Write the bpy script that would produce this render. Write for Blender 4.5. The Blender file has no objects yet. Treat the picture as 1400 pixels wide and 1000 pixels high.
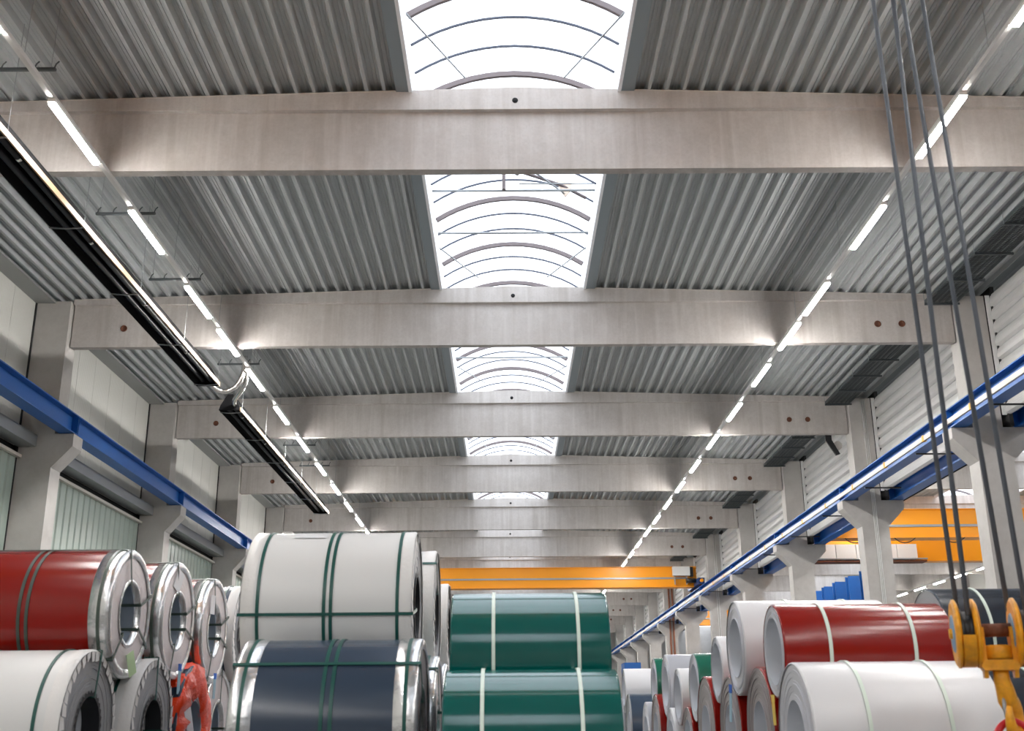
import bpy, math, random
from mathutils import Vector, Matrix
random.seed(7)
PI = math.pi
SC = bpy.context.scene
COL = SC.collection
HC = 0.62                      # camera height above the floor (m)

# ------------------------------------------------------------------ camera
cd = bpy.data.cameras.new('camera'); cam = bpy.data.objects.new('camera', cd); COL.objects.link(cam)
th, ya, ro = (math.radians(a) for a in (18.0726, 0.33782, -0.47332))
F = Vector((math.sin(ya) * math.cos(th), math.cos(ya) * math.cos(th), math.sin(th)))
r0 = Vector((math.cos(ya), -math.sin(ya), 0)); u0 = r0.cross(F)
RR = math.cos(ro) * r0 + math.sin(ro) * u0; UU = -math.sin(ro) * r0 + math.cos(ro) * u0
cam.matrix_world = Matrix(((RR.x, UU.x, -F.x, 0), (RR.y, UU.y, -F.y, 0), (RR.z, UU.z, -F.z, HC), (0, 0, 0, 1)))
cd.sensor_width = 36.0; cd.lens = 1503.156 / 1400 * 36
cd.clip_start = 0.05; cd.clip_end = 400
cd.dof.use_dof = True; cd.dof.focus_distance = 24.0; cd.dof.aperture_fstop = 2.8
SC.camera = cam
# ------------------------------------------------------------------ sky, exposure
SKY = 3.2
LAMP = 185.0
w = bpy.data.worlds.new('overcast_sky'); SC.world = w; w.use_nodes = True
bg = w.node_tree.nodes['Background']; bg.inputs[0].default_value = (0.93, 0.96, 1.0, 1); bg.inputs[1].default_value = SKY
SC.view_settings.view_transform = 'Standard'; SC.view_settings.look = 'None'
SC.view_settings.gamma = 1.0; SC.view_settings.use_curve_mapping = False
SC.view_settings.exposure = 0.16
SC.cycles.use_denoising = True
SC.cycles.sample_clamp_indirect = 6.0

# ------------------------------------------------------------------ materials
def mat(name, col, rough=0.6, metal=0.0, spec=0.5, coat=0.0, noise=None, bump=None, wave=None, emit=None, streak=None):
    """procedural principled material: noise=(scale, amount[, colour2]), bump=(scale, strength), wave=(axis, scale, strength), streak=(axis, scale, amount)"""
    m = bpy.data.materials.new(name); m.use_nodes = True
    nt = m.node_tree; N = nt.nodes; L = nt.links; b = N['Principled BSDF']
    b.inputs['Base Color'].default_value = (*col, 1); b.inputs['Roughness'].default_value = rough
    b.inputs['Metallic'].default_value = metal; b.inputs['Specular IOR Level'].default_value = spec
    b.inputs['Coat Weight'].default_value = coat
    if emit:
        b.inputs['Emission Color'].default_value = (*emit[0], 1); b.inputs['Emission Strength'].default_value = emit[1]
    tc = N.new('ShaderNodeTexCoord'); obj = tc.outputs['Object']
    geo = N.new('ShaderNodeNewGeometry'); pos = geo.outputs['Position']
    cur = None
    def mixin(fac, c2):
        nonlocal cur
        mx = N.new('ShaderNodeMix'); mx.data_type = 'RGBA'
        L.new(fac, mx.inputs['Factor'])
        if cur is None: mx.inputs['A'].default_value = (*col, 1)
        else: L.new(cur, mx.inputs['A'])
        mx.inputs['B'].default_value = (*c2, 1)
        cur = mx.outputs['Result']
    def ramp(src, lo, hi, amount):
        mr = N.new('ShaderNodeMapRange'); L.new(src, mr.inputs[0])
        mr.inputs[1].default_value = lo; mr.inputs[2].default_value = hi; mr.inputs[3].default_value = 0; mr.inputs[4].default_value = amount
        return mr.outputs[0]
    if noise:
        for sc_, am, c2 in (noise if isinstance(noise, list) else [noise]):
            t = N.new('ShaderNodeTexNoise'); t.inputs['Scale'].default_value = sc_; t.inputs['Detail'].default_value = 6; t.inputs['Roughness'].default_value = 0.62
            L.new(pos, t.inputs['Vector']); mixin(ramp(t.outputs[0], 0.42, 0.66, am), c2)
    for streak in (streak if isinstance(streak, list) else [streak] if streak else []):
        mp = N.new('ShaderNodeMapping'); L.new(pos, mp.inputs[0])
        s = [streak[1]] * 3; s['XYZ'.index(streak[0])] = streak[1] * 0.06; mp.inputs['Scale'].default_value = s
        t = N.new('ShaderNodeTexNoise'); t.inputs['Scale'].default_value = 1; t.inputs['Detail'].default_value = 5
        L.new(mp.outputs[0], t.inputs['Vector']); mixin(ramp(t.outputs[0], 0.5, 0.72, streak[2]), streak[3])
    if cur is not None: L.new(cur, b.inputs['Base Color'])
    h = None
    if bump:
        t = N.new('ShaderNodeTexNoise'); t.inputs['Scale'].default_value = bump[0]; t.inputs['Detail'].default_value = 4
        L.new(obj, t.inputs['Vector']); h = t.outputs[0]
    if wave:
        t = N.new('ShaderNodeTexWave'); t.bands_direction = wave[0]; t.inputs['Scale'].default_value = wave[1]
        L.new(obj, t.inputs['Vector']); h = t.outputs['Fac']
    if h is not None:
        bp = N.new('ShaderNodeBump'); bp.inputs['Strength'].default_value = (bump or wave)[-1]; bp.inputs['Distance'].default_value = 0.02
        L.new(h, bp.inputs['Height']); L.new(bp.outputs[0], b.inputs['Normal'])
    return m

M = {}
M['concrete'] = mat('concrete', (0.545, 0.51, 0.485), 0.85, spec=0.2, noise=[(0.9, 0.5, (0.43, 0.395, 0.365)), (5.0, 0.35, (0.64, 0.61, 0.58)), (26.0, 0.3, (0.42, 0.385, 0.35))], streak=[('Z', 4.0, 0.5, (0.37, 0.33, 0.295)), ('Z', 11.0, 0.35, (0.68, 0.65, 0.62))], bump=(9.0, 0.12))
M['column'] = mat('column_concrete', (0.52, 0.50, 0.475), 0.85, spec=0.2, noise=[(1.6, 0.4, (0.36, 0.335, 0.31)), (9.0, 0.2, (0.58, 0.56, 0.53))], bump=(9.0, 0.12))
M['floor'] = mat('floor_concrete', (0.19, 0.185, 0.18), 0.4, noise=[(0.6, 0.4, (0.14, 0.135, 0.13))], bump=(6.0, 0.03))
M['deck'] = mat('galvanised_deck', (0.455, 0.478, 0.482), 0.45, metal=0.2, noise=[(2.5, 0.4, (0.37, 0.39, 0.39))], streak=('Y', 6.0, 0.3, (0.53, 0.54, 0.535)))
M['flash'] = mat('grey_flashing', (0.25, 0.29, 0.31), 0.5, metal=0.3)
M['curb'] = mat('white_curb', (0.85, 0.86, 0.88), 0.5)
M['greystrip'] = mat('grey_trim', (0.30, 0.31, 0.30), 0.55)
M['panel'] = mat('cream_wall_panel', (0.66, 0.655, 0.61), 0.55, wave=('Y', 5.0, 0.25), noise=(0.8, 0.15, (0.58, 0.58, 0.53)))
M['clad'] = mat('pale_cladding', (0.62, 0.61, 0.60), 0.5, metal=0.1, noise=(1.0, 0.2, (0.54, 0.53, 0.52)))
M['glaze'] = mat('green_translucent_panel', (0.36, 0.43, 0.38), 0.32, noise=(0.7, 0.25, (0.29, 0.36, 0.32)))
M['black'] = mat('black_metal', (0.012, 0.013, 0.015), 0.4)
M['hoodblack'] = mat('matt_black_hood', (0.01, 0.01, 0.011), 0.85, spec=0.1)
M['blacktube'] = mat('black_tube', (0.02, 0.021, 0.024), 0.3, metal=0.3)
M['gap'] = mat('dark_joint', (0.03, 0.03, 0.03), 0.9)
M['brass'] = mat('tan_reflector_edge', (0.33, 0.22, 0.13), 0.45, metal=0.2)
M['chrome'] = mat('polished_flue_pipe', (0.75, 0.72, 0.68), 0.18, metal=1.0)
M['galv'] = mat('galvanised_steel', (0.34, 0.36, 0.37), 0.45, metal=0.6)
M['traymesh'] = mat('dark_tray', (0.10, 0.115, 0.12), 0.5, metal=0.5)
M['blue'] = mat('blue_paint', (0.010, 0.115, 0.42), 0.38, noise=(1.5, 0.25, (0.008, 0.09, 0.34)))
M['bluedark'] = mat('deep_blue_paint', (0.008, 0.05, 0.2), 0.4)
M['orange'] = mat('orange_crane_paint', (0.95, 0.36, 0.005), 0.38, noise=(0.5, 0.2, (0.9, 0.31, 0.005)))
M['white'] = mat('white_enamel', (0.82, 0.82, 0.80), 0.4)
M['trunk'] = mat('lamp_trunking', (0.66, 0.65, 0.63), 0.4, metal=0.2)
M['lens'] = mat('lit_lamp_lens', (0.9, 0.9, 0.9), 0.5, emit=((1.0, 0.97, 0.94), LAMP))
M['rust'] = mat('rusty_steel', (0.17, 0.06, 0.03), 0.8, noise=(30.0, 0.6, (0.07, 0.03, 0.02)), bump=(40.0, 0.3))
M['hole'] = mat('dark_hole', (0.008, 0.008, 0.008), 0.9)
M['rope'] = mat('steel_rope', (0.14, 0.155, 0.18), 0.5, metal=0.4, wave=('DIAGONAL', 60.0, 0.5))
M['yellow'] = mat('worn_crane_yellow', (0.92, 0.40, 0.012), 0.42, noise=[(8.0, 0.5, (0.75, 0.26, 0.01)), (17.0, 0.25, (0.1, 0.05, 0.02))], bump=(30.0, 0.2))
M['discblue'] = mat('sheave_blue', (0.12, 0.33, 0.55), 0.45, noise=(25.0, 0.4, (0.4, 0.35, 0.2)))
M['red'] = mat('red_sling_paint', (0.62, 0.02, 0.03), 0.4)
M['brownpipe'] = mat('rust_brown_pipe', (0.28, 0.10, 0.05), 0.5)
M['copperclip'] = mat('yellow_clip', (0.85, 0.42, 0.02), 0.5)
M['condrail'] = mat('conductor_rail', (0.60, 0.56, 0.50), 0.4)
M['motor'] = mat('tan_actuator', (0.70, 0.56, 0.45), 0.5)
M['ribdark'] = mat('skylight_rib', (0.16, 0.13, 0.13), 0.5)
M['ribthin'] = mat('skylight_glazing_bar', (0.05, 0.06, 0.09), 0.45)
# skylight pane: thin opal sheet, mostly lets the sky through
pm = bpy.data.materials.new('opal_skylight_sheet'); pm.use_nodes = True
N = pm.node_tree.nodes; L = pm.node_tree.links; N.remove(N['Principled BSDF'])
tr = N.new('ShaderNodeBsdfTransparent'); tr.inputs[0].default_value = (0.95, 0.97, 1, 1)
tl = N.new('ShaderNodeBsdfTranslucent'); tl.inputs[0].default_value = (0.9, 0.92, 0.95, 1)
mx = N.new('ShaderNodeMixShader'); mx.inputs[0].default_value = 0.3
L.new(tr.outputs[0], mx.inputs[1]); L.new(tl.outputs[0], mx.inputs[2]); L.new(mx.outputs[0], N['Material Output'].inputs[0])
M['pane'] = pm
# coil materials
def paint(name, col, rough=0.22, spec=0.6, **k): M[name] = mat(name, col, rough, spec=spec, **k)
paint('paint_red', (0.25, 0.006, 0.003), 0.2, 0.45); paint('paint_white', (0.74, 0.735, 0.75), 0.3); paint('paint_green', (0.0, 0.095, 0.082), 0.13, 0.85)
paint('paint_slate', (0.034, 0.054, 0.088), 0.22); paint('paint_grey', (0.42, 0.43, 0.47), 0.3); paint('paint_dark', (0.020, 0.028, 0.042), 0.2, 0.5)
paint('paint_bottle', (0.005, 0.12, 0.075), 0.22)
paint('wrap_white', (0.76, 0.755, 0.745), 0.32, bump=(5.0, 0.05))
M['foil'] = mat('silver_edge_foil', (0.74, 0.75, 0.76), 0.26, metal=0.9, bump=(22.0, 0.25))
M['foilface'] = mat('pale_foil_face', (0.66, 0.60, 0.60), 0.4, metal=0.35, bump=(14.0, 0.3))
M['film'] = mat('white_film_edge', (0.80, 0.78, 0.76), 0.4, bump=(30.0, 0.2))
M['steel'] = mat('coil_winding_steel', (0.36, 0.365, 0.38), 0.4, metal=0.4)
M['steelbrown'] = mat('coil_winding_reddish', (0.36, 0.32, 0.32), 0.42, metal=0.45)
M['steelpale'] = mat('coil_winding_pale', (0.62, 0.62, 0.66), 0.4, metal=0.3)
M['bore'] = mat('coil_bore_steel', (0.34, 0.40, 0.47), 0.35, metal=0.4)
M['borepale'] = mat('coil_bore_pale', (0.70, 0.72, 0.76), 0.4, metal=0.2)
M['borecard'] = mat('black_core_sleeve', (0.015, 0.016, 0.02), 0.5)
M['strap'] = mat('dark_green_strap', (0.010, 0.085, 0.07), 0.3)
M['strapdark'] = mat('dark_strap', (0.05, 0.075, 0.06), 0.35)
M['strapwhite'] = mat('white_strap', (0.75, 0.85, 0.76), 0.4)
M['orangefilm'] = mat('orange_red_plastic_film', (0.90, 0.055, 0.006), 0.25, bump=(16.0, 1.0))
M['tagblue'] = mat('pale_blue_tag', (0.36, 0.55, 0.66), 0.5); M['tagstripe'] = mat('blue_tag_end', (0.02, 0.13, 0.55), 0.5)
M['taggreen'] = mat('pale_green_tag', (0.52, 0.68, 0.40), 0.5); M['tagyellow'] = mat('yellow_tag', (0.85, 0.62, 0.12), 0.5)
M['tagwhite'] = mat('white_document_pouch', (0.78, 0.78, 0.80), 0.3); M['tagdarkgreen'] = mat('green_tag_end', (0.03, 0.2, 0.12), 0.5)

# ------------------------------------------------------------------ mesh helpers
class MB:
    def __init__(s): s.v = []; s.f = []; s.sm = []; s.mi = []
    def face(s, idx, smooth=False, mi=0): s.f.append(idx); s.sm.append(smooth); s.mi.append(mi)
    def box(s, x0, x1, y0, y1, z0, z1, mi=0):
        b = len(s.v); s.v += [(x, y, z) for z in (z0, z1) for y in (y0, y1) for x in (x0, x1)]
        for q in ((0, 2, 3, 1), (4, 5, 7, 6), (0, 1, 5, 4), (2, 6, 7, 3), (0, 4, 6, 2), (1, 3, 7, 5)): s.face([b + i for i in q], mi=mi)
        return s
    def prism(s, poly, a0, a1, axis='Y', mi=0, smooth=False):
        """poly: 2D points; axis Y: (x,z) extruded in y; axis X: (y,z); axis Z: (x,y)"""
        n = len(poly); b = len(s.v)
        for a in (a0, a1):
            for p, q in poly:
                s.v.append({'Y': (p, a, q), 'X': (a, p, q), 'Z': (p, q, a)}[axis])
        for i in range(n):
            j = (i + 1) % n; s.face([b + i, b + j, b + n + j, b + n + i], smooth, mi)
        s.face([b + i for i in range(n)][::-1], mi=mi); s.face([b + n + i for i in range(n)], mi=mi)
        return s
    def lathe(s, prof, n=64, axis='X', smooth=True, closed=False, mi=0, c=(0, 0, 0), a0=0.0, a1=2 * PI):
        """prof: list of (axial, radius)"""
        b = len(s.v); full = abs(a1 - a0 - 2 * PI) < 1e-6; m = n if full else n + 1
        for i in range(m):
            t = a0 + (a1 - a0) * i / n; ct, st = math.cos(t), math.sin(t)
            for ax, r in prof:
                p = {'X': (ax, r * ct, r * st), 'Y': (r * ct, ax, r * st), 'Z': (r * ct, r * st, ax)}[axis]
                s.v.append((p[0] + c[0], p[1] + c[1], p[2] + c[2]))
        k = len(prof); kk = k if closed else k - 1
        for i in range(n):
            i2 = (i + 1) % m
            for j in range(kk):
                j2 = (j + 1) % k
                s.face([b + i * k + j, b + i2 * k + j, b + i2 * k + j2, b + i * k + j2], smooth, mi)
        return s
    def tube(s, pts, r, n=8, mi=0, cap=True):
        pts = [Vector(p) for p in pts]; b = len(s.v); up = Vector((0, 0, 1)); last = None
        for i, p in enumerate(pts):
            d = (pts[min(i + 1, len(pts) - 1)] - pts[max(i - 1, 0)]).normalized()
            if last is None:
                a = d.cross(up)
                if a.length < 1e-3: a = d.cross(Vector((1, 0, 0)))
            else: a = last - d * last.dot(d)
            a.normalize(); last = a; c = d.cross(a)
            rr = r[i] if isinstance(r, (list, tuple)) else r
            for j in range(n):
                t = 2 * PI * j / n; s.v.append(tuple(p + (a * math.cos(t) + c * math.sin(t)) * rr))
        for i in range(len(pts) - 1):
            for j in range(n):
                j2 = (j + 1) % n; s.face([b + i * n + j, b + i * n + j2, b + (i + 1) * n + j2, b + (i + 1) * n + j], n > 5, mi)
        if cap:
            s.face([b + j for j in range(n)][::-1], mi=mi); e = b + (len(pts) - 1) * n; s.face([e + j for j in range(n)], mi=mi)
        return s
    def mesh(s, name, mats):
        me = bpy.data.meshes.new(name); me.from_pydata(s.v, [], s.f)
        me.polygons.foreach_set('use_smooth', s.sm); me.polygons.foreach_set('material_index', s.mi)
        for m in (mats if isinstance(mats, (list, tuple)) else [mats]): me.materials.append(M[m])
        me.update(); return me
    def build(s, name, mats, parent=None, loc=(0, 0, 0)):
        return put(name, s.mesh(name, mats), parent, loc)

def put(name, me, parent=None, loc=(0, 0, 0), rot=(0, 0, 0)):
    o = bpy.data.objects.new(name, me); COL.objects.link(o); o.location = loc; o.rotation_euler = rot
    if parent: o.parent = parent
    return o
def tag(o, label=None, cat=None, group=None, kind=None):
    if label: o['label'] = label
    if cat: o['category'] = cat
    if group: o['group'] = group
    if kind: o['kind'] = kind
    return o
def thing(name, label, cat, loc=(0, 0, 0), group=None):
    return tag(put(name, None, None, loc), label, cat, group)
def struct(name, loc=(0, 0, 0), me=None): return tag(put(name, me, None, loc), kind='structure')
ORD = ['first', 'second', 'third', 'fourth', 'fifth', 'sixth', 'seventh', 'eighth', 'ninth', 'tenth', 'eleventh', 'twelfth', 'thirteenth', 'fourteenth', 'fifteenth', 'sixteenth', 'seventeenth', 'eighteenth', 'nineteenth', 'twentieth']

# ------------------------------------------------------------------ key dimensions (z measured from the floor)
BAY = 7.5; YB1 = 13.789; NB = 13
YB = [YB1 + BAY * k for k in range(-1, NB)]        # beam front faces; index 0 is out of the picture above the camera
ZB = 7.396 + HC                                    # beam underside
CX = 0.155
def ztop(x): return 8.655 + HC - 0.027 * abs(x - CX)
YSTART, YEND = YB1 - 6 * BAY, YB[-1] + 7.0
XL0, XL1 = -9.62, -8.93
XR0, XR1 = 9.27, 9.87
ZC = 5.535 + HC                                    # top of the corbels
AX0, AX1 = 10.0, 27.6; ACX = 18.75                 # neighbouring hall

# floor and end walls
MB().box(-9.9, 28.0, YSTART, YEND, -0.2, 0).build('floor', 'floor'); tag(bpy.data.objects['floor'], kind='structure')
tag(MB().box(-9.9, 28.0, YEND, YEND + 0.2, 0, 9.6).build('wall_back', 'column'), kind='structure')
tag(MB().box(-9.9, 28.0, YSTART - 0.2, YSTART, 0, 9.6).build('wall_front', 'column'), kind='structure')

SHW = 1.435; ZS0 = 8.95 + HC; SAG = 0.45                 # skylight vault: half width, springing height, rise
# ------------------------------------------------------------------ ceiling: trapezoidal deck sheets
ceil = struct('ceiling')
def deck_profile(n, p=0.25, h=0.10):
    pts = []
    for i in range(n):
        x = i * p
        pts += [(x, 0), (x + 0.045, 0), (x + 0.078, h), (x + 0.118, h), (x + 0.124, h - 0.010), (x + 0.134, h - 0.010), (x + 0.140, h), (x + 0.168, h), (x + 0.174, h - 0.010), (x + 0.182, h - 0.010), (x + 0.188, h), (x + 0.217, h)]
    return pts + [(n * p, 0)]
def deck_mesh(n, ly, name):
    mb = MB(); pts = deck_profile(n); k = len(pts); t = 0.012
    for y in (0, ly):
        for x, z in pts: mb.v.append((x, y, z))
    for i in range(k - 1): mb.face([i, i + 1, k + i + 1, k + i])
    b = 2 * k                                        # closed flat upper side (roof build-up above the sheet)
    mb.v += [(0, 0, 0.15), (n * 0.25, 0, 0.15), (n * 0.25, ly, 0.15), (0, ly, 0.15)]; mb.face([b, b + 1, b + 2, b + 3])
    return mb.mesh(name, 'deck')
sheet = deck_mesh(4, BAY, 'deck_sheet')
sl = math.atan(0.027)
for k in range(-3, NB):
    y = YB1 + BAY * k + 0.08
    for i in range(8):
        x = 1.80 + i; put('deck_sheet', sheet, ceil, (x, y, ztop(x)), (0, sl, 0))
        x = -1.48 - 1 - i; put('deck_sheet', sheet, ceil, (x, y, ztop(x)), (0, -sl, 0))
rear = deck_mesh(32, 3 * BAY, 'deck_field')
put('deck_field', rear, ceil, (1.80, YSTART + 0.08, ztop(1.80)), (0, sl, 0)); put('deck_field', rear, ceil, (-9.48, YSTART + 0.08, ztop(-9.48)), (0, -sl, 0))
for x0, x1 in ((1.64, 1.86), (-1.54, -1.32)):
    MB().box(x0, x1, YSTART, YEND, ztop(1.6) - 0.03, ztop(1.6) - 0.012).build('edge_flashing', 'flash', ceil)
for y0, y1 in ((YSTART, YB1 - 3 * BAY + 0.3), (YB1 - 2 * BAY - 0.1, YB1 - BAY + 0.08)): MB().box(-1.5, 1.85, y0, y1, ztop(1.6) + 0.01, ztop(1.6) + 0.3).build('closed_ridge', 'deck', ceil)
for y0 in (YB1 - BAY, YB1 - 3 * BAY + 0.2, YB1 - 2 * BAY - 0.1): MB().box(-1.5, 1.85, y0, y0 + 0.08, ztop(1.6), ZS0 + SAG + 0.1).build('skylight_end', 'curb', ceil)
MB().box(-9.9, -9.24, YSTART, YEND, 8.30 + HC, 8.345 + HC).build('eaves_strip', 'greystrip', ceil)
# roof build-up closing the gaps above the sheets
for x0, x1 in ((1.70, 10.0), (-9.9, -1.40)):
    mb = MB(); a, b_ = (x0, x1)
    mb.prism([(a, ztop(a) + 0.16), (b_, ztop(b_) + 0.16), (b_, ztop(b_) + 0.34), (a, ztop(a) + 0.34)], YSTART, YEND); mb.build('roof_insulation', 'greystrip', ceil)

# ------------------------------------------------------------------ skylight, one barrel-vault window for each bay
SR = (SHW * SHW + SAG * SAG) / (2 * SAG)
def arc(n=14, dr=0.0, cx=CX):
    a = math.asin(SHW / SR)
    return [(cx + (SR + dr) * math.sin(-a + 2 * a * i / n), ZS0 + SAG - SR + (SR + dr) * math.cos(-a + 2 * a * i / n)) for i in range(n + 1)]
def arc_strip(y0, y1, d0, d1, n=14):
    lo = arc(n, d0); hi = arc(n, d1); mb = MB()
    for (x, z), (x2, z2), (x3, z3), (x4, z4) in zip(lo[:-1], lo[1:], hi[1:], hi[:-1]):
        b = len(mb.v)
        for y in (y0, y1): mb.v += [(x, y, z), (x2, y, z2), (x3, y, z3), (x4, y, z4)]
        for q in ((0, 1, 2, 3), (4, 7, 6, 5), (0, 4, 5, 1), (3, 2, 6, 7)): mb.face([b + i for i in q])
    return mb
RP = 2.075 / 3
pane_me = arc_strip(-RP / 2 + 0.004, RP / 2 - 0.004, 0.03, 0.036).mesh('pane', 'pane')
thick_me = arc_strip(-0.028, 0.028, -0.05, 0.03).mesh('rib', 'ribdark')
thin_me = arc_strip(-0.012, 0.012, 0.0, 0.03).mesh('glazing_bar', 'ribthin')
wins = []
wins_by_bay = {}
for k in [-3] + list(range(-1, NB)):
    wn = struct('window_%d' % (k + 4)); wins_by_bay[k] = wn
    y0 = YB1 + BAY * k + 0.08; y1 = y0 + BAY
    for s in (-1, 1):
        x = CX + s * (SHW + 0.03)
        MB().box(min(x, x + s * 0.05), max(x, x + s * 0.05), y0, y1, ztop(1.6) - 0.04, ZS0 + 0.06).build('curb', 'curb', wn)
    if k >= -1:
        for yy in (y0 + 3.55, y0 + 5.3):                                   # horizontal tie bars
            MB().tube([(CX - SHW, yy, 8.92 + HC), (CX + SHW, yy, 8.92 + HC)], 0.022, 8).build('tie_bar', 'galv', wn)
        for s in (-1, 1):                                                  # corner braces towards the far beam
            MB().tube([(CX + s * SHW, y1 - 1.55, 8.90 + HC), (CX + s * 0.72, y1 + 0.0, 8.92 + HC)], 0.014, 6).build('corner_brace', 'galv', wn)
for i in range(-60, 160):
    y = 14.5 + i * RP; k = int((y - (YB1 + 0.08)) // BAY)
    if k not in wins_by_bay or y > YEND: continue
    put('rib' if i % 3 == 0 else 'glazing_bar', thick_me if i % 3 == 0 else thin_me, wins_by_bay[k], (0, y, 0))
    put('pane', pane_me, wins_by_bay[k], (0, y + RP / 2, 0))
# opening gear seen in the second bay
w2 = thing('smoke_vent_opener', 'brown and grey smoke vent opening gear inside the skylight just behind the nearest beam', 'vent opener', (CX, 17.3, 8.9 + HC))
MB().box(-0.20, -0.14, -0.04, 0.04, -0.02, 0.50).build('post', 'ribdark', w2)
MB().tube([(-0.14, 0, 0.42), (0.4, 0.25, 0.36), (0.85, 0.4, 0.27), (1.3, 0.5, 0.06)], 0.03, 8).build('lever_arm', 'ribdark', w2)
MB().tube([(0.0, -0.5, 0.30), (0.5, 0.0, 0.22), (0.92, 0.42, 0.10)], 0.016, 6).build('push_rod', 'galv', w2)
MB().prism([(0.78, 0.36), (1.06, 0.34), (1.02, 0.16), (0.93, 0.05), (0.85, 0.16)], 0.40, 0.46).build('actuator_plate', 'motor', w2)
MB().tube([(0.02, -0.3, 0.46), (0.10, -0.3, 0.30), (0.06, -0.1, 0.22)], 0.035, 8).build('gas_cylinder', 'galv', w2)
MB().tube([(0.1, 0.02, 0.1), (1.42, 0.02, 0.1)], 0.012, 6).build('drive_shaft', 'galv', w2)

# ------------------------------------------------------------------ concrete roof beams
def beam_mesh(x0, x1, cx):
    mb = MB(); zf = 8.30 + HC
    zt = lambda x: 8.655 + HC - 0.027 * abs(x - cx)
    mb.box(x0, x1, 0, 0.16, ZB, zf)                                                   # web
    b = len(mb.v)
    for y in (-0.09, 0.25):
        for x in (x0, cx, x1): mb.v += [(x, y, zf), (x, y, zt(x))]
    for q in ((0, 2, 3, 1), (2, 4, 5, 3), (7, 9, 8, 6), (9, 11, 10, 8), (0, 6, 8, 2), (2, 8, 10, 4), (1, 3, 9, 7), (3, 5, 11, 9), (0, 1, 7, 6), (4, 10, 11, 5)): mb.face([b + i for i in q])
    return mb.mesh('web', 'concrete')
bm_me = beam_mesh(-8.905, 9.245, CX)
def strip_mesh(x0, x1, cx):
    mb = MB(); zt = lambda x: 8.655 + HC - 0.027 * abs(x - cx)
    mb.prism([(x0, zt(x0) - 0.016), (x1, zt(x1) - 0.016), (x1, zt(x1) - 0.001), (x0, zt(x0) - 0.001)], -0.097, -0.0905)
    return mb.mesh('bearing_strip', 'condrail')
st_l = strip_mesh(-8.9, -1.3, CX); st_r = strip_mesh(1.6, 9.24, CX)
hole_me = MB().lathe([(0.0, 0.0), (0.0, 0.042), (-0.004, 0.042), (-0.004, 0.0)], 20, 'Y').mesh('drain_hole', 'hole')
insert_me = MB().lathe([(0.0, 0.07), (-0.012, 0.07), (-0.012, 0.052), (-0.002, 0.05), (-0.002, 0.0)], 20, 'Y').mesh('anchor_recess', 'rust')
for k, y in enumerate(YB):
    lab = ('wide concrete roof beam above the camera just ahead of the pictured ceiling' if k == 0 else
           'nearest wide concrete roof beam crossing the top of the picture' if k == 1 else
           '%s concrete roof beam from the front, under the barrel skylight' % ORD[k - 1])
    b = thing('roof_beam', lab, 'beam', (0, y, 0), 'concrete roof beams of the main hall')
    put('web', bm_me, b); put('bearing_strip', st_l, b); put('bearing_strip', st_r, b)
    put('drain_hole', hole_me, b, (CX, -0.091, 8.44 + HC))
    for x in (-7.85, 7.68, 8.18):
        put('anchor_recess', insert_me, b, (x, -0.001, 7.80 + HC))

# ------------------------------------------------------------------ columns
def col_l():
    mb = MB(); y0, y1 = -0.17, 0.31
    mb.prism([(XL0 - 0.02, 0), (XL1, 0), (XL1, 4.85 + HC), (-8.55, 5.28 + HC), (-8.55, ZC), (XL1, ZC), (XL1, 8.34 + HC), (XL0 - 0.02, 8.34 + HC)], y0, y1)
    return mb.mesh('shaft', 'column')
def col_r():
    mb = MB(); y0, y1 = -0.17, 0.31
    mb.prism([(9.30, 0), (10.0, 0), (10.0, 4.85 + HC), (10.46, 5.32 + HC), (10.46, ZC), (XR1, ZC), (XR1, 8.34 + HC), (XR0, 8.34 + HC), (XR0, ZC), (8.84, ZC), (8.84, 5.32 + HC), (9.30, 4.85 + HC)], y0, y1)
    return mb.mesh('shaft', 'column')
cl_me, cr_me = col_l(), col_r()
pad_l = MB().box(-8.86, -8.58, -0.05, 0.2, ZC, ZC + 0.012).mesh('bearing_pad', 'gap')
box_me = MB().box(9.62, 9.80, -0.20, -0.17, 4.15 + HC, 4.33 + HC).mesh('junction_box', 'concrete')
for k, y in enumerate(YB):
    for s in (0, 1):
        nm = ('left', 'right')[s]
        if k <= 1: lab = '%s concrete column beside the camera outside the %s edge of the picture' % (ORD[k], nm)
        else: lab = '%s visible %s column on the %s side, counted from the front' % (ORD[k - 2], ('concrete corbel', 'Y-shaped concrete')[s], nm)
        c = thing('concrete_column', lab, 'column', (0, y, 0), 'left corbel columns' if s == 0 else 'right Y-shaped columns')
        put('shaft', (cl_me, cr_me)[s], c)
        if s == 0: put('bearing_pad', pad_l, c)
# conduits on the third right column (second visible one)
for k, xs in ((3, (9.62, 9.66, 9.70)), (6, (9.6, 9.68)), (8, (9.55, 9.75))):
    for i, x in enumerate(xs):
        mb = MB(); m = 'white' if k != 8 else 'brownpipe'; r = 0.014 if k != 8 else 0.05; yy = YB[k] - 0.17 - r - 0.004
        mb.tube([(x, yy, 0), (x, yy, ZC - 0.3), (x, yy, 8.3 + HC)], r, 8)
        tag(mb.build('conduit', m), '%s %s running up the %s visible Y-shaped column' % (('leftmost', 'middle', 'rightmost')[i if len(xs) == 3 else i * 2], 'thin pale conduit' if k != 8 else 'rust-brown pipe', ORD[k - 2]), 'pipe')

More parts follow.
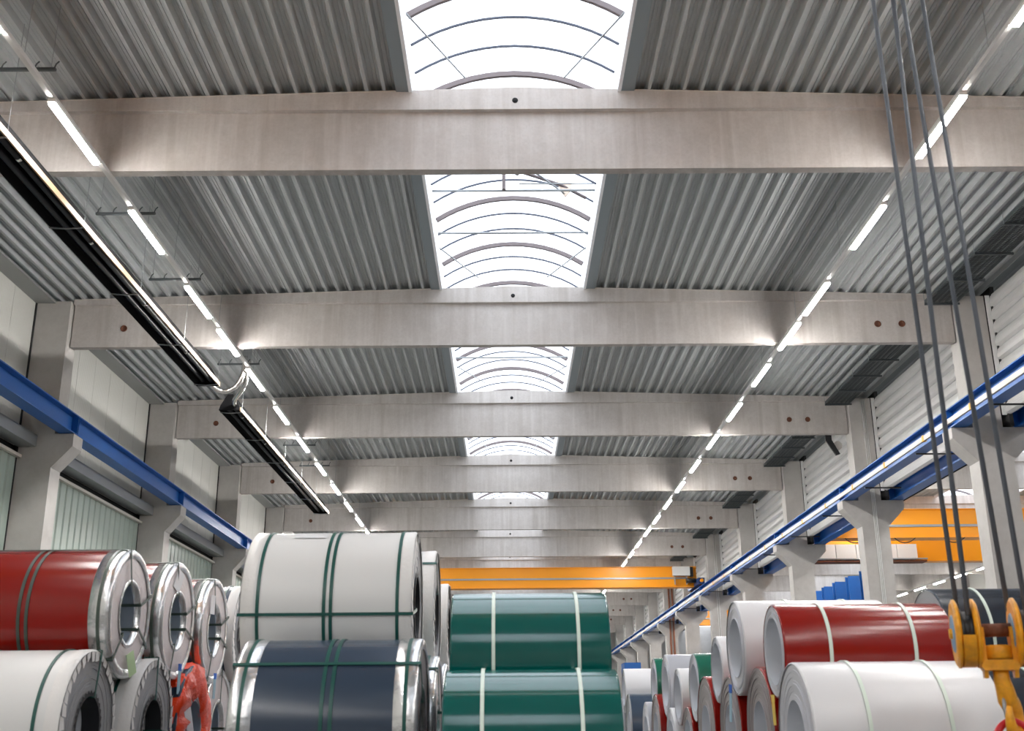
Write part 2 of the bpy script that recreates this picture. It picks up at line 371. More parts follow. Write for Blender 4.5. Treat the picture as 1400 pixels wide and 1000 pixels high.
# ------------------------------------------------------------------ left wall: cream panels above, lintel box, green translucent panels below
wl = struct('wall_left')
pan = MB().box(-0.06, 0.0, 0.006, 0.994, 5.30 + HC, 8.32 + HC).mesh('wall_panel', 'panel')
gl_pr = [(0.0, 0.0), (0.03, 0.012), (0.05, 0.045), (0.30, 0.045), (0.32, 0.012), (0.35, 0.0), (0.35, -0.03), (0.0, -0.03)]
gp = MB(); gp.prism([(a, b) for b, a in [(p[0], p[1]) for p in gl_pr]], 0, 5.05 + HC, 'Z')
glz = gp.mesh('glazing_panel', 'glaze')
lin = MB().box(XL0, XL0 + 0.36, 0.32, BAY - 0.18, 5.27 + HC, 5.50 + HC).mesh('lintel_box', 'galv')
lip = MB().box(XL0, XL0 + 0.10, 0.32, BAY - 0.18, 5.05 + HC, 5.11 + HC).mesh('glazing_head', 'condrail')
MB().box(-9.9, XL0 - 0.12, YSTART, YEND, 0, 8.3 + HC).build('backing', 'gap', wl)
for k in range(-1, NB):
    y = YB1 + BAY * k
    for i in range(7):
        put('wall_panel', pan, wl, (XL0 - 0.02, y + 0.32 + i * 1.0, 0))
    put('lintel_box', lin, wl, (0, y, 0)); put('glazing_head', lip, wl, (0, y, 0))
    for i in range(20): put('glazing_panel', glz, wl, (XL0 - 0.03, y + 0.32 + i * 0.349, 0))
MB().box(XL0 - 0.12, XL0 - 0.02, YSTART, YB1 - BAY + 0.3, 0, 8.32 + HC).build('rear_wall', 'panel', wl)
for k in range(0, NB + 1): # dark joint strips at the column edges
    y = YB1 + BAY * (k - 1); MB().box(XL0 - 0.02, XL0 + 0.01, y - 0.205, y - 0.172, 0, 8.32 + HC).build('joint_strip', 'gap', wl)

# ------------------------------------------------------------------ right wall: horizontal cladding panels above the crane rail
wr = struct('wall_right')
cp = []
PH = 0.285
cp = MB().prism([(0.0, 0.0), (-0.055, 0.045), (-0.06, 0.13), (-0.045, 0.15), (-0.045, 0.17), (-0.035, 0.19), (-0.02, 0.24), (0.0, 0.275), (0.03, 0.28), (0.03, 0.0)], 0.0, BAY - 0.56).mesh('cladding_panel', 'clad')
strip = MB().box(-0.12, -0.03, 0.0, 0.02, 0, 2.55).mesh('edge_strip', 'white')
for k in range(-1, NB):
    y = YB1 + BAY * k + 0.33
    for i in range(9):
        put('cladding_panel', cp, wr, (10.0, y, 5.78 + HC + i * PH))
    put('edge_strip', strip, wr, (10.0, y + BAY - 0.55, 5.78 + HC)); put('edge_strip', strip, wr, (10.0, y - 0.01, 5.78 + HC))
    MB().box(9.98, 10.06, y - 0.6, y + 0.0, ZC, 8.5 + HC).build('column_infill', 'gap', wr)

MB().box(10.0, 10.06, YSTART, YB1 - BAY + 0.3, 5.78 + HC, 8.5 + HC).build('rear_cladding', 'clad', wr)
# ------------------------------------------------------------------ crane runway beams (blue) on the corbels, one length for each bay
def rail_mesh(name='runway'):
    mb = MB(); h = 0.40; hw = 0.15
    mb.box(-hw, hw, 0.006, BAY - 0.006, 0, 0.022); mb.box(-hw, hw, 0.006, BAY - 0.006, h - 0.022, h)
    mb.box(-0.01, 0.01, 0.006, BAY - 0.006, 0.022, h - 0.022)
    return mb.mesh(name, 'blue')
rail = rail_mesh()
stiff = MB().box(-0.14, 0.14, 0, 0.012, 0.022, 0.378).mesh('stiffener', 'blue')
bar = MB().box(-0.03, 0.03, 0, BAY, 0.40, 0.44).mesh('rail_head', 'rust')
cond = MB().box(-0.215, -0.165, 0, BAY, 0.06, 0.16).mesh('conductor_rail', 'condrail')
clip = MB().box(-0.222, -0.15, 0, 0.09, 0.05, 0.175).mesh('conductor_clip', 'copperclip')
arm = MB().box(-0.45, 0.45, 0, 0.035, -0.05, -0.02).mesh('cable_arm', 'black')
for side, X in (('left', -8.71), ('right', 9.0), ('neighbouring', 10.32)):
    for k in range(0, NB):
        y = YB[k] + 0.07
        vis = 'outside the picture' if k == 0 else '%s length from the front' % ORD[k - 1]
        lab = {'left': 'blue runway girder on the left corbels, %s', 'right': 'blue runway girder with conductor rail on right corbels, %s', 'neighbouring': 'blue runway girder behind the right Y-shaped columns, %s'}[side] % vis
        t = thing('runway_girder', lab, 'girder', (X, y, ZC + 0.012), '%s runway girders' % side)
        put('web_and_flanges', rail, t); put('rail_head', bar, t)
        for yy in (0.02, BAY - 0.034): put('stiffener', stiff, t, (0, yy, 0))
        if side == 'right':
            put('conductor_rail', cond, t)
            for i in range(3): put('conductor_clip', clip, t, (0, 1.1 + 2.5 * i, 0))
            for i in range(2): put('cable_arm', arm, t, (0.35, 1.9 + 3.6 * i, 0))

# ------------------------------------------------------------------ strip lamps
lens_me = MB().prism([(-0.045, 0), (-0.044, -0.020), (-0.034, -0.036), (0.034, -0.036), (0.044, -0.020), (0.045, 0)], -0.755, 0.755).mesh('lens', 'lens')
base_me = MB().box(-0.047, 0.047, -0.78, 0.78, 0.0, 0.045).mesh('housing', 'white')
LY = [2.8 - 3 * i for i in range(10, 0, -1)] + [2.8, 5.8, 8.84, 11.84, 14.83, 17.80, 20.02, 22.5] + [25.45 + 3 * i for i in range(24)]
RY = [2.8 - 3 * i for i in range(10, 0, -1)] + [2.8, 5.8, 8.82, 11.79, 14.80, 17.82, 19.85, 22.4] + [25.42 + 3 * i for i in range(24)]
ZL = 7.30 + HC
def trunk(side, X, ya_, yb_, wires=True):
    t = thing('lamp_trunking', {'left': 'long pale lamp trunking rail hung along the left side of the hall', 'right': 'long pale lamp trunking rail hung along the right side of the hall', 'near': 'pale lamp trunking rail in the neighbouring hall just past the right columns', 'far': 'pale lamp trunking rail deep in the neighbouring hall at far right'}[side], 'trunking', (X, 0, ZL))
    MB().box(-0.032, 0.032, ya_, yb_, 0.045, 0.105).build('rail', 'trunk', t)
    if wires:
        y = max(ya_, 1.0) + 1.0
        while y < min(yb_, 60):
            MB().tube([(0, y, 0.105), (0.02, y, ztop(X) - ZL - 0.02)], 0.005, 5).build('hanger_wire', 'galv', t); y += 3.0
def lamps(side, X, ys, y0vis):
    n = 0
    for y in ys:
        if y + 1.5 < y0vis: lab = 'strip lamp of the %s row hanging before the top edge of the picture' % side
        else:
            n += 1
            lab = ('lit strip lamp, %s from the front in the %s lamp row' % (ORD[n - 1], side)) if n <= 20 else 'tiny lit strip lamp at the far end of the %s lamp row' % side
        t = thing('strip_lamp', lab, 'lamp', (X, y + 0.765, ZL), '%s row of strip lamps' % side)
        put('lens', lens_me, t); put('housing', base_me, t)
trunk('left', -5.55, -29.0, 98.0); trunk('right', 5.64, -29.0, 98.0)
lamps('left', -5.55, LY, 9.3); lamps('right', 5.64, RY, 9.3)
trunk('near', 13.42, 12.0, 80.0, False); trunk('far', 24.0, 12.0, 92.0, False)
AL = [33.0 + 3 * (i // 2) + (1.75 if i % 2 else 0) for i in range(-12, 20)]
lamps('inner neighbouring', 13.42, [19.5 + 3.0 * i for i in range(18)], 20)
lamps('outer neighbouring', 24.0, [19.0 + 3.0 * i for i in range(23)], 20)

# ------------------------------------------------------------------ cable hanger brackets along the left lamps
for i, y in enumerate((11.55, 15.5, 18.15, 23.0, 30.4, 33.0)):
    t = thing('cable_hanger', '%s grey cable hanger bar from the front, above the left lamp row' % ORD[i], 'hanger', (-5.88, y, 7.56 + HC), 'cable hanger bars above the left lamps')
    MB().box(-0.46, 0.46, -0.02, 0.02, 0, 0.035).build('cross_bar', 'traymesh', t)
    for x in (-0.44, -0.2, 0.2, 0.44):
        MB().tube([(x, 0, 0.03), (x + 0.015, 0, 0.09), (x + 0.05, 0, 0.13)], 0.009, 6).build('prong', 'traymesh', t)
    for x in (-0.4, 0.4): MB().tube([(x, 0, 0.03), (x + 0.01, 0.0, ztop(-5.88) - 7.56 - HC - 0.0)], 0.004, 5).build('wire', 'galv', t)

# ------------------------------------------------------------------ radiant tube heaters on the left
def heater(y0, y1, label):
    t = thing('tube_heater', label, 'heater', (-6.33, y0, 6.90 + HC), 'radiant tube heaters'); ly = y1 - y0
    hood = MB()
    P = [(-0.24, -0.02), (-0.21, 0.09), (-0.06, 0.36), (0.06, 0.36), (0.21, 0.09), (0.235, -0.02), (0.225, -0.02), (0.20, 0.088), (0.055, 0.35), (-0.055, 0.35), (-0.20, 0.088), (-0.228, -0.02)]
    hood.prism(P, 0, ly); hood.build('hood', 'hoodblack', t)
    MB().box(0.236, 0.262, 0, ly, -0.04, 0.05).build('reflector_edge', 'brass', t)
    for x in (-0.085, 0.085): MB().tube([(x, 0.1, 0.08), (x, ly - 0.1, 0.08)], 0.05, 12).build('burner_tube', 'blacktube', t)
    for ye in (-0.02, ly): MB().prism(P[:6], ye, ye + 0.02).build('end_plate', 'hoodblack', t)
    n = max(2, int(ly / 2.4))
    for i in range(n + 1):
        y = 0.15 + (ly - 0.3) * i / n
        MB().tube([(-0.25, y, -0.03), (0.0, y, -0.05), (0.27, y, -0.03)], 0.012, 6).build('cross_rod', 'galv', t)
        MB().tube([(0.25, y, 0.0), (0.262, y, ztop(-6.1) - 6.90 - HC)], 0.005, 5).build('hanger_wire', 'galv', t)
        MB().lathe([(-0.03, 0.056), (0.03, 0.056)], 14, 'Y', c=(0.085, y + 0.7, 0.08)).build('clamp', 'chrome', t)
    return t
heater(9.2, 22.35, 'long black radiant tube heater hung nearest, upper left')
heater(24.25, 37.3, 'shorter black radiant tube heater hung further back on the left')
def bez(p, n=14):
    out = []
    for i in range(n + 1):
        t = i / n; q = [Vector(x) for x in p]
        while len(q) > 1: q = [a.lerp(b, t) for a, b in zip(q[:-1], q[1:])]
        out.append(tuple(q[0]))
    return out
fl = thing('flue_pipe', 'shiny curved flue pipe leaving the nearest tube heater', 'pipe', (-6.3, 22.39, 6.95 + HC))
MB().tube(bez([(0, 0, 0), (0.0, 0.55, -0.1), (0.4, 0.5, -0.12), (0.62, 0.45, 0.1), (0.6, 0.45, 0.75)]), 0.055, 12).build('bend', 'chrome', fl)
MB().tube([(0.6, 0.45, 0.72), (0.6, 0.45, 1.52)], 0.055, 12).build('riser', 'galv', fl)
fl = thing('flue_pipe', 'shiny curved flue pipe leaving the second tube heater', 'pipe', (-6.2, 24.17, 6.98 + HC))
MB().tube(bez([(0, 0.05, 0), (0.0, -0.35, 0.02), (0.25, -0.75, 0.05), (0.48, -0.9, 0.0), (0.5, -1.0, 0.75)]), 0.055, 12).build('bend', 'chrome', fl)
MB().tube([(0.5, -1.0, 0.72), (0.5, -1.0, 1.49)], 0.055, 12).build('riser', 'galv', fl)

# ------------------------------------------------------------------ cable trays near the roof on the right, one for each bay
for k in range(0, 8):
    y0 = YB[k] + 0.45; y1 = YB[k] + BAY - 0.15
    t = thing('cable_tray', 'dark mesh cable tray under the roof at right, %s' % ('in the bay above the camera' if k == 0 else 'in the bay behind the %s beam' % ORD[k - 1]), 'cable tray', (8.98, y0, 8.16 + HC), 'cable trays on the right')
    ly = y1 - y0
    for x in (-0.32, 0.32): MB().box(x - 0.006, x + 0.006, 0, ly, 0.03, 0.10).build('side_rail', 'traymesh', t)
    mb = MB(); n = int(ly / 0.055)
    for i in range(n): yy = 0.02 + i * ly / n; mb.box(-0.32, 0.32, yy, yy + 0.016, 0.034, 0.042)
    for x in (-0.2, -0.1, 0, 0.1, 0.2): mb.box(x - 0.006, x + 0.006, 0, ly, 0.030, 0.036)
    tag(mb.build('mesh_bottom', 'traymesh', t), kind='stuff')
    for j, (xa, ra) in enumerate(((-0.22, 0.022), (-0.13, 0.03), (-0.02, 0.025), (0.12, 0.03), (0.22, 0.02))):
        MB().tube([(xa, 0, 0.045 + ra), (xa + 0.02, ly * 0.5, 0.045 + ra), (xa, ly, 0.045 + ra)], ra, 8).build('cable', 'black', t)
    n = 5
    for i in range(n + 1):
        yy = ly - 0.02 - i * 1.27
        if yy < 0.05: continue
        MB().box(-0.34, 0.38, yy - 0.02, yy + 0.02, -0.012, 0.03).build('arm', 'traymesh', t)
        for x in (-0.34, 0.37): MB().tube([(x, yy, 0.0), (x, yy, ztop(8.98) - 8.16 - HC + 0.02)], 0.006, 5).build('hanger_rod', 'galv', t)

# black angled fitting under the third beam
t = thing('black_camera_arm', 'black angled arm with round pale lamp hung under the third beam near right wall', 'camera arm', (8.75, 28.95, ZB))
MB().prism([(-0.09, 0.0), (0.08, 0.0), (0.08, -0.13), (0.27, -0.52), (0.16, -0.56), (-0.09, -0.14)], 0, 0.06).build('arm', 'black', t)
MB().lathe([(0.0, 0.0), (0.0, 0.12), (0.10, 0.12), (0.10, 0.0)], 20, 'Y', smooth=False, c=(0.26, 0.1, -0.26)).build('round_lamp', 'column', t)

# ------------------------------------------------------------------ overhead cranes
def crane(y, x0, x1, label, zb=6.06, zt=7.02, panel=True):
    t = thing('overhead_crane', label, 'crane', (0, y, 0)); zb += HC; zt += HC
    g = MB(); g.box(x0, x1, -0.26, 0.26, zb + 0.03, zt - 0.03).build('girder', 'orange', t)
    MB().box(x0, x1, -0.34, 0.34, zb, zb + 0.03).build('bottom_flange', 'orange', t); MB().box(x0, x1, -0.34, 0.34, zt - 0.03, zt).build('top_flange', 'orange', t)
    MB().box(x0 + 0.2, x1 - 0.5, -0.30, -0.262, zb + 0.38, zb + 0.46).build('festoon_rail', 'galv', t)
    for s, x in ((-1, x0), (1, x1)):
        e = MB().box(x - 0.14, x + 0.14, -1.6, 1.6, ZC + 0.52, ZC + 0.80).build('end_carriage', 'bluedark', t)
        for yy in (-1.3, 1.3): MB().lathe([(-0.05, 0.0), (-0.05, 0.155), (0.05, 0.155), (0.05, 0.0)], 20, 'X', smooth=False, c=(x, yy, ZC + 0.607)).build('wheel', 'rust', e)
        for yy in (-1.66, 1.66): MB().lathe([(-0.06, 0.0), (-0.06, 0.08), (0.06, 0.08), (0.06, 0.0)], 14, 'Y', smooth=False, c=(x, yy, ZC + 0.66)).build('buffer', 'orange', e)
        MB().tube([(x - s * 0.15, -0.9, ZC + 0.75), (x - s * 0.6, -0.9, ZC + 0.75)], 0.11, 12).build('drive_motor', 'black', t)
    if panel:
        c = MB().box(x1 - 1.15, x1 - 0.35, -0.62, -0.36, zb + 0.50, zb + 0.92).build('control_cabinet', 'white', t)
        for xx in (x1 - 1.05, x1 - 0.5): MB().box(xx - 0.02, xx + 0.02, -0.5, -0.34, zb + 0.1, zb + 0.52).build('bracket', 'galv', t)
        MB().box(x1 - 0.34, x1 - 0.2, -0.6, -0.36, zb + 0.45, zb + 0.9).build('brake_resistor', 'black', t)
    return t
crane(52.6, -8.62, 8.92, 'orange bridge crane girder spanning the far part of the hall above the green coils')
c2 = crane(7.35, -8.62, 8.92, 'orange bridge crane above the camera carrying the hook ropes, outside the picture', panel=False)
MB().box(2.45, 3.5, -0.75, 0.05, 5.78 + HC, 6.05 + HC).build('hoist', 'galv', c2)
# neighbouring hall crane: double girder with cabinets
c3 = crane(38.0, 10.35, 27.0, 'orange double girder crane in the neighbouring hall seen between the right columns', zb=5.98, zt=6.98, panel=False)
MB().box(10.5, 27.0, 3.6, 4.1, 5.72 + HC, 6.72 + HC).build('second_girder', 'orange', c3)
MB().box(11.0, 15.6, 3.0, 3.55, 5.62 + HC, 5.68 + HC).build('walkway', 'rust', c3)
for i in range(5):
    MB().box(11.5 + i * 0.76, 12.24 + i * 0.76, 3.05, 3.4, 5.72 + HC, 6.28 + HC).build('cabinet', 'white', c3)
MB().tube([(11.0, 2.95, 5.72 + HC), (15.6, 2.95, 5.72 + HC)], 0.03, 8).build('handrail', 'galv', c3)
for i in range(6):
    x = 11.6 + i * 1.7; MB().tube(bez([(x, -0.3, 6.0 + HC), (x + 0.2, -0.3, 5.75 + HC), (x + 0.5, -0.3, 5.75 + HC), (x + 0.75, -0.3, 6.0 + HC)], 8), 0.02, 6).build('festoon_cable', 'black', c3)
crane(74.0, 10.35, 27.0, 'small distant orange crane in the neighbouring hall beyond the far right columns', panel=False)

# ------------------------------------------------------------------ neighbouring hall shell
tag(MB().box(AX1, AX1 + 0.2, YSTART, YEND, 0, 8.6 + HC).build('wall_far_right', 'panel'), kind='structure')
for k in range(1, 10):
    y = YB1 + BAY * k
    b = thing('roof_beam', 'concrete roof beam of the neighbouring hall, %s from the front' % ORD[k - 1], 'beam', (0, y, 0), 'concrete roof beams of the neighbouring hall')
    if k == 1: ab = beam_mesh(10.07, AX1 - 0.05, ACX)
    put('web', ab, b)
adk = deck_mesh(28, YEND - YSTART, 'neighbour_deck')
cl2 = struct('ceiling')
cl2.name = 'ceiling_neighbour'
put('deck_field', adk, cl2, (10.2, YSTART, 8.655 + HC - 0.027 * 8.5), (0, -sl, 0)); put('deck_field', adk, cl2, (20.3, YSTART, 8.655 + HC - 0.027 * 1.5), (0, sl, 0))
MB().box(10.0, 17.22, YSTART, YEND, 8.9 + HC, 9.0 + HC).build('roof_insulation', 'greystrip', cl2); MB().box(20.28, AX1, YSTART, YEND, 8.9 + HC, 9.0 + HC).build('roof_insulation', 'greystrip', cl2)
aw = struct('window_30', (ACX - CX, 0, 0))
for s in (-1, 1):
    x = CX + s * (SHW + 0.06); MB().box(x - 0.05, x + 0.05, YSTART, YEND, 8.55 + HC, ZS0 + 0.06).build('curb', 'curb', aw)
for i in range(40, 132, 3):
    y = YSTART + i * RP
    put('rib', thick_me, aw, (0, y, 0))
arc_strip(YSTART, YEND, 0.03, 0.036).build('pane', 'pane', aw)
# blue rack uprights and other blue steel in the neighbouring hall
for i, y in enumerate((43.7, 45.6, 47.5, 49.2, 50.9, 52.6)):
    t = thing('rack_upright', '%s blue rack upright from the front behind the right columns' % ORD[i], 'rack', (14.1, y, 0), 'blue rack uprights')
    h = 5.68 + HC
    MB().box(-0.10, 0.42, 0, 0.03, 0.02, h).build('flange', 'blue', t); MB().box(-0.10, 0.42, 0.4, 0.43, 0.02, h).build('flange', 'blue', t)
    MB().box(0.14, 0.17, 0.03, 0.4, 0.02, h).build('web', 'bluedark', t); MB().box(-0.2, 0.55, -0.1, 0.55, 0, 0.02).build('base_plate', 'bluedark', t)
t = thing('blue_machine', 'blue machine housing far back on the right beyond the stacked coils', 'machine', (4.6, 44.0, 0))
MB().box(-0.09, 0.55, 0, 1.2, 0.1, 2.85).build('housing', 'blue', t); MB().box(-0.02, 0.48, -0.02, 0.0, 1.6, 2.6).build('front_panel', 'bluedark', t); MB().box(-0.14, 0.6, -0.05, 1.25, 0, 0.1).build('plinth', 'black', t)
t = thing('tube_heater', 'black tube heater in the neighbouring hall behind the right runway girders', 'heater', (12.15, 22.0, 6.5 + HC), 'radiant tube heaters')
MB().prism([(-0.2, 0), (-0.12, 0.18), (0.12, 0.18), (0.2, 0)], 0, 14.6).build('hood', 'hoodblack', t)
for yy in (1.0, 7.0, 14.0): MB().tube([(0, yy, 0.18), (0, yy, 1.92)], 0.008, 5).build('hanger_wire', 'galv', t)

# ------------------------------------------------------------------ steel coils
mesh_cache = {}
def cached(key, fn):
    if key not in mesh_cache: mesh_cache[key] = fn()
    return mesh_cache[key]
def strap_long(W, R, r, ang, wd=0.024, mname='strap'):
    mb = MB(); e = 0.006; hw = W / 2 + 0.012
    def seg(x0, x1, ra, rb):
        mb.box(x0, x1, -wd / 2, wd / 2, ra, rb)
    seg(-hw, hw, R + 0.004, R + 0.004 + e); seg(-hw, hw, r - 0.004 - e, r - 0.004)
    seg(-hw - e, -hw, r - 0.004 - e, R + 0.004 + e); seg(hw, hw + e, r - 0.004 - e, R + 0.004 + e)
    ca, sa = math.cos(ang), math.sin(ang)
    mb.v = [(x, y * ca + z * sa, -y * sa + z * ca) for x, y, z in mb.v]
    return mb.mesh('strap', mname)
def coil(label, X, Y, R, W, Z=None, color='paint_white', style='bare', bore=0.254, face='steel', boremat='bore', straps=(), longs=(), smat='strap', front=1, tags=(), group=None, n=88, yaw=0.0):
    """X: centre, Y, Z: axis height above the floor (None: resting on the floor); front: +1 if the +X end is seen; angles of longitudinal straps are measured from straight up towards +Y (degrees)"""
    z = R if Z is None else Z
    t = thing('steel_coil', label, 'steel coil', (X, Y, z - R), group); t.rotation_euler[2] = yaw
    h = W / 2; loc = (0, 0, R); c = 0.012
    mb = MB().lathe([(-h + c, R), (h - c, R)], n)
    for s in (-1, 1): mb.lathe([(s * (h - c), R), (s * (h - 0.004), R - 0.004), (s * h, R - c)], n)
    mb.build('outer_wrap', color, t, loc)
    rnd = random.Random(int(X * 100) + int(Y * 10)); nr = 13
    for s in (-1, 1):
        pr = []; wd = MB()
        for i in range(nr):
            a = R - c - (R - c - bore) * i / nr; b_ = R - c - (R - c - bore) * (i + 1) / nr
            dx = s * (h - 0.001 - rnd.uniform(0, 0.010 if style != 'foil' else 0.002))
            pr += [(dx, a), (dx, b_ + 0.0005)]
        wd.lathe(pr, n, smooth=False)
        wd.build('winding_face', face if style != 'foil' else 'foilface', t, loc)
    MB().lathe([(-h, bore), (h, bore)], 56).build('bore', boremat, t, loc)
    ro = R + 0.003
    if style == 'foil':
        for s in (-1, 1):
            e0 = h + 0.004
            MB().lathe([(s * (e0 - 0.165), ro - 0.002), (s * (e0 - 0.163), ro + 0.002), (s * (e0 - 0.03), ro + 0.004), (s * (e0 - 0.008), ro + 0.001), (s * (e0 + 0.006), ro - 0.010), (s * (e0 + 0.012), ro - 0.03), (s * (e0 + 0.006), ro - 0.06), (s * e0, ro - 0.075)], n).build('edge_foil', 'foil', t, loc)
            MB().lathe([(s * (h + 0.003), bore + 0.035), (s * (h + 0.008), bore + 0.02), (s * (h + 0.006), bore), (s * (h - 0.05), bore - 0.003)], 56).build('bore_foil', 'foil', t, loc)
    if style == 'film':
        for s in (-1, 1):
            fm = MB(); e0 = h + 0.006; k = 36; ang0 = rnd.uniform(0, 1)
            fm.lathe([(s * (e0 - 0.11), ro), (s * (e0 - 0.02), ro + 0.004), (s * (e0 - 0.003), ro - 0.012)], n)
            for i in range(k):                                                  # folded teeth of film around the face
                a0 = 2 * PI * i / k; a1 = 2 * PI * (i + 1.06) / k; d = rnd.uniform(0.07, 0.115); b = len(fm.v); lift = rnd.uniform(0.002, 0.012)
                for a, rr, xx in ((a0, ro - 0.012, e0 - 0.003), (a1, ro - 0.012, e0 + lift), (a1 - 0.01, ro - d, e0 + lift), (a0 + 0.02, ro - d * rnd.uniform(0.6, 1.0), e0 + 0.001)):
                    fm.v.append((s * xx, rr * math.cos(a), rr * math.sin(a)))
                fm.face([b, b + 1, b + 2, b + 3])
            fm.build('film_edge', 'film', t, loc)
            bk = MB(); kk = 30                                                   # serrated black sleeve at the bore
            for i in range(kk):
                a0 = 2 * PI * i / kk; a1 = 2 * PI * (i + 1) / kk; am = (a0 + a1) / 2; b = len(bk.v)
                for a, rr in ((a0, bore - 0.002), (a1, bore - 0.002), (a1, bore + 0.022), (am, bore + 0.045), (a0, bore + 0.022)): bk.v.append((s * (h + 0.004), rr * math.cos(a), rr * math.sin(a)))
                bk.face([b, b + 1, b + 2, b + 3, b + 4])
            bk.lathe([(s * (h + 0.004), bore - 0.003), (s * (h - 0.14), bore - 0.004)], 56)
            bk.build('core_sleeve', 'borecard', t, loc)
    if style == 'orange':
        of = MB(); prf = [(-h - 0.0, R - 0.005), (-h + 0.1, ro), (-h + 0.4, ro), (h - 0.2, ro), (h - 0.03, ro + 0.006), (h + 0.012, ro - 0.02), (h + 0.025, ro - 0.10), (h + 0.035, (R + bore) / 2), (h + 0.02, bore + 0.06), (h - 0.03, bore + 0.005)]
        of.lathe(prf, 72)
        rr = random.Random(3); k = len(prf)
        ph = [(rr.uniform(0, 6.28), rr.randint(5, 17), rr.uniform(.3, 1)) for _ in range(7)]
        for i, (x, y, zz) in enumerate(of.v):
            a = math.atan2(zz, y); rad = math.hypot(y, zz); j = i % k
            d = sum(am * math.sin(nn * a + p0 + j * 1.3) for p0, nn, am in ph) * 0.010
            f_ = (rad + (d if j < 6 else -d * 0.8)) / rad; of.v[i] = (x + (d * 1.2 if j >= 5 else 0), y * f_, zz * f_)
        of.build('orange_film', 'orangefilm', t, loc)
    for sx in straps:                                                            # positions from -1 to 1
        x = sx * h; off = 0.005 if abs(sx) > 0.8 or style in ('bare',) else 0.003
        MB().lathe([(x - 0.013, ro), (x - 0.013, ro + off + 0.003), (x + 0.013, ro + off + 0.003), (x + 0.013, ro)], n, smooth=False).build('strap', smat, t, loc)
    for a in longs: put('strap', strap_long(W + (0.006 if style == 'film' else 0.008), R + 0.006, bore, math.radians(a), mname=smat), t, loc)
    for (kind, a, rad, ln, wdh, tilt) in tags:                                   # paper tags hanging on the visible face
        a = math.radians(a); y = rad * math.sin(a); zz = rad * math.cos(a) + R; x = front * (h + 0.03)
        g = MB().box(-0.002, 0.002, -wdh / 2, wdh / 2, -ln, 0).build('tag', kind, t, (x, y, zz)); g.rotation_euler = (math.radians(tilt), 0, -front * 0.2)
        if kind in ('tagblue', 'tagyellow'):
            MB().box(-0.004, 0.004, -wdh / 2 - 0.002, wdh / 2 + 0.002, -ln * 0.22, 0.004).build('tag_end', 'tagstripe' if kind != 'tagyellow' else 'tagyellow', g)
    return t

G1 = 'coils of the left stack'
LX = -3.2
FS = dict(style='foil', front=1, group=G1, straps=(-0.88, -0.12, -0.02, 0.88), longs=(-20, 105, 70, 200), smat='strapdark')
def LC(label, xf, Y, R, Z, W=1.3, **k): coil(label, xf - W / 2, Y, R, W, None if Z is None else Z + HC, **k)
LC('dark red coil with silver edge bands, upper tier of the left stack, nearest', -3.275, 9.74, 0.54, 0.938, color='paint_red', tags=(('taggreen', 178, 0.33, 0.20, 0.12, 25),), **{**FS, 'longs': (-18, 68, 118, 222)})
LC('silver banded pinkish coil behind the dark red one in the left stack', -3.218, 10.98, 0.555, 0.985, color='paint_red', tags=(('tagblue', 165, 0.42, 0.28, 0.055, 0), ('tagwhite', -12, 0.47, 0.2, 0.13, -25)), **FS)
LC('third silver banded coil back in the upper left tier, blue tag below', -3.185, 12.25, 0.55, 0.988, color='paint_red', tags=(('tagblue', 172, 0.45, 0.26, 0.055, 0), ('tagwhite', -35, 0.43, 0.2, 0.1, 0)), **FS)
LC('grey coil with frayed white film edge, farthest of the upper left tier', -3.148, 13.45, 0.55, 1.05, color='paint_slate', style='film', boremat='borecard', straps=(0.75,), longs=(15, 100), group=G1)
LC('white coil with frayed white film edge, lowest front of the left stack', -3.305, 9.1, 0.605, None, color='wrap_white', style='film', boremat='borepale', straps=(-0.2, 0.72), longs=(10,), group=G1)
LC('white film edged coil behind the front white one, lower left tier', -3.19, 10.37, 0.605, None, color='wrap_white', style='film', boremat='borepale', straps=(-0.2, 0.72), longs=(-3, 95), group=G1)
LC('coil end wrapped in crumpled orange-red plastic film, lower left tier', -3.16, 11.62, 0.612, None, color='paint_slate', style='orange', boremat='bore', straps=(), tags=(('tagwhite', -65, 0.40, 0.26, 0.13, 25),), group=G1)
LC('grey coil just behind the orange-wrapped coil, lower left tier', -3.24, 12.88, 0.62, None, color='paint_slate', style='foil', straps=(0.88,), longs=(0, 95), smat='strapdark', group=G1)
LC('farthest grey coil of the lower left tier', -3.24, 14.15, 0.62, None, color='paint_slate', style='foil', straps=(0.88,), smat='strapdark', group=G1)

G2 = 'coils of the centre-left stack'
bigw = coil('big white wrapped coil with green straps on top of the centre-left stack', -1.43, 9.42, 0.62, 1.34, 0.94 + HC, color='wrap_white', style='film', boremat='borecard', straps=(-0.80, -0.02, 0.06, 0.84), longs=(-100,), group=G2, n=110)
MB().lathe([(-0.33, 0.628), (-0.06, 0.628)], 6, 'X', a0=math.radians(108), a1=math.radians(121)).build('document_pouch', 'tagwhite', bigw, (0, 0, 0.62))
coil('dark slate coil with silver edge bands under the big white coil', -1.29, 8.6, 0.618, 1.30, color='paint_slate', style='foil', straps=(-0.88, -0.01, 0.09, 0.88), longs=(-48,), group=G2, n=110)
coil('white wrapped coil just behind the big white coil, centre-left stack', -1.33, 10.83, 0.60, 1.3, 1.01 + HC, color='wrap_white', style='film', boremat='borecard', straps=(-0.8, 0.55), longs=(-45,), group=G2)
coil('small white coil edge, third back in the upper centre-left tier', -1.28, 12.13, 0.50, 1.3, 0.95 + HC, color='wrap_white', style='film', boremat='borecard', straps=(0.6,), group=G2)
coil('silver banded coil behind the dark slate one, lower centre-left tier', -1.27, 10.2, 0.60, 1.3, color='paint_slate', style='foil', straps=(0.88,), longs=(-38, 60), group=G2)
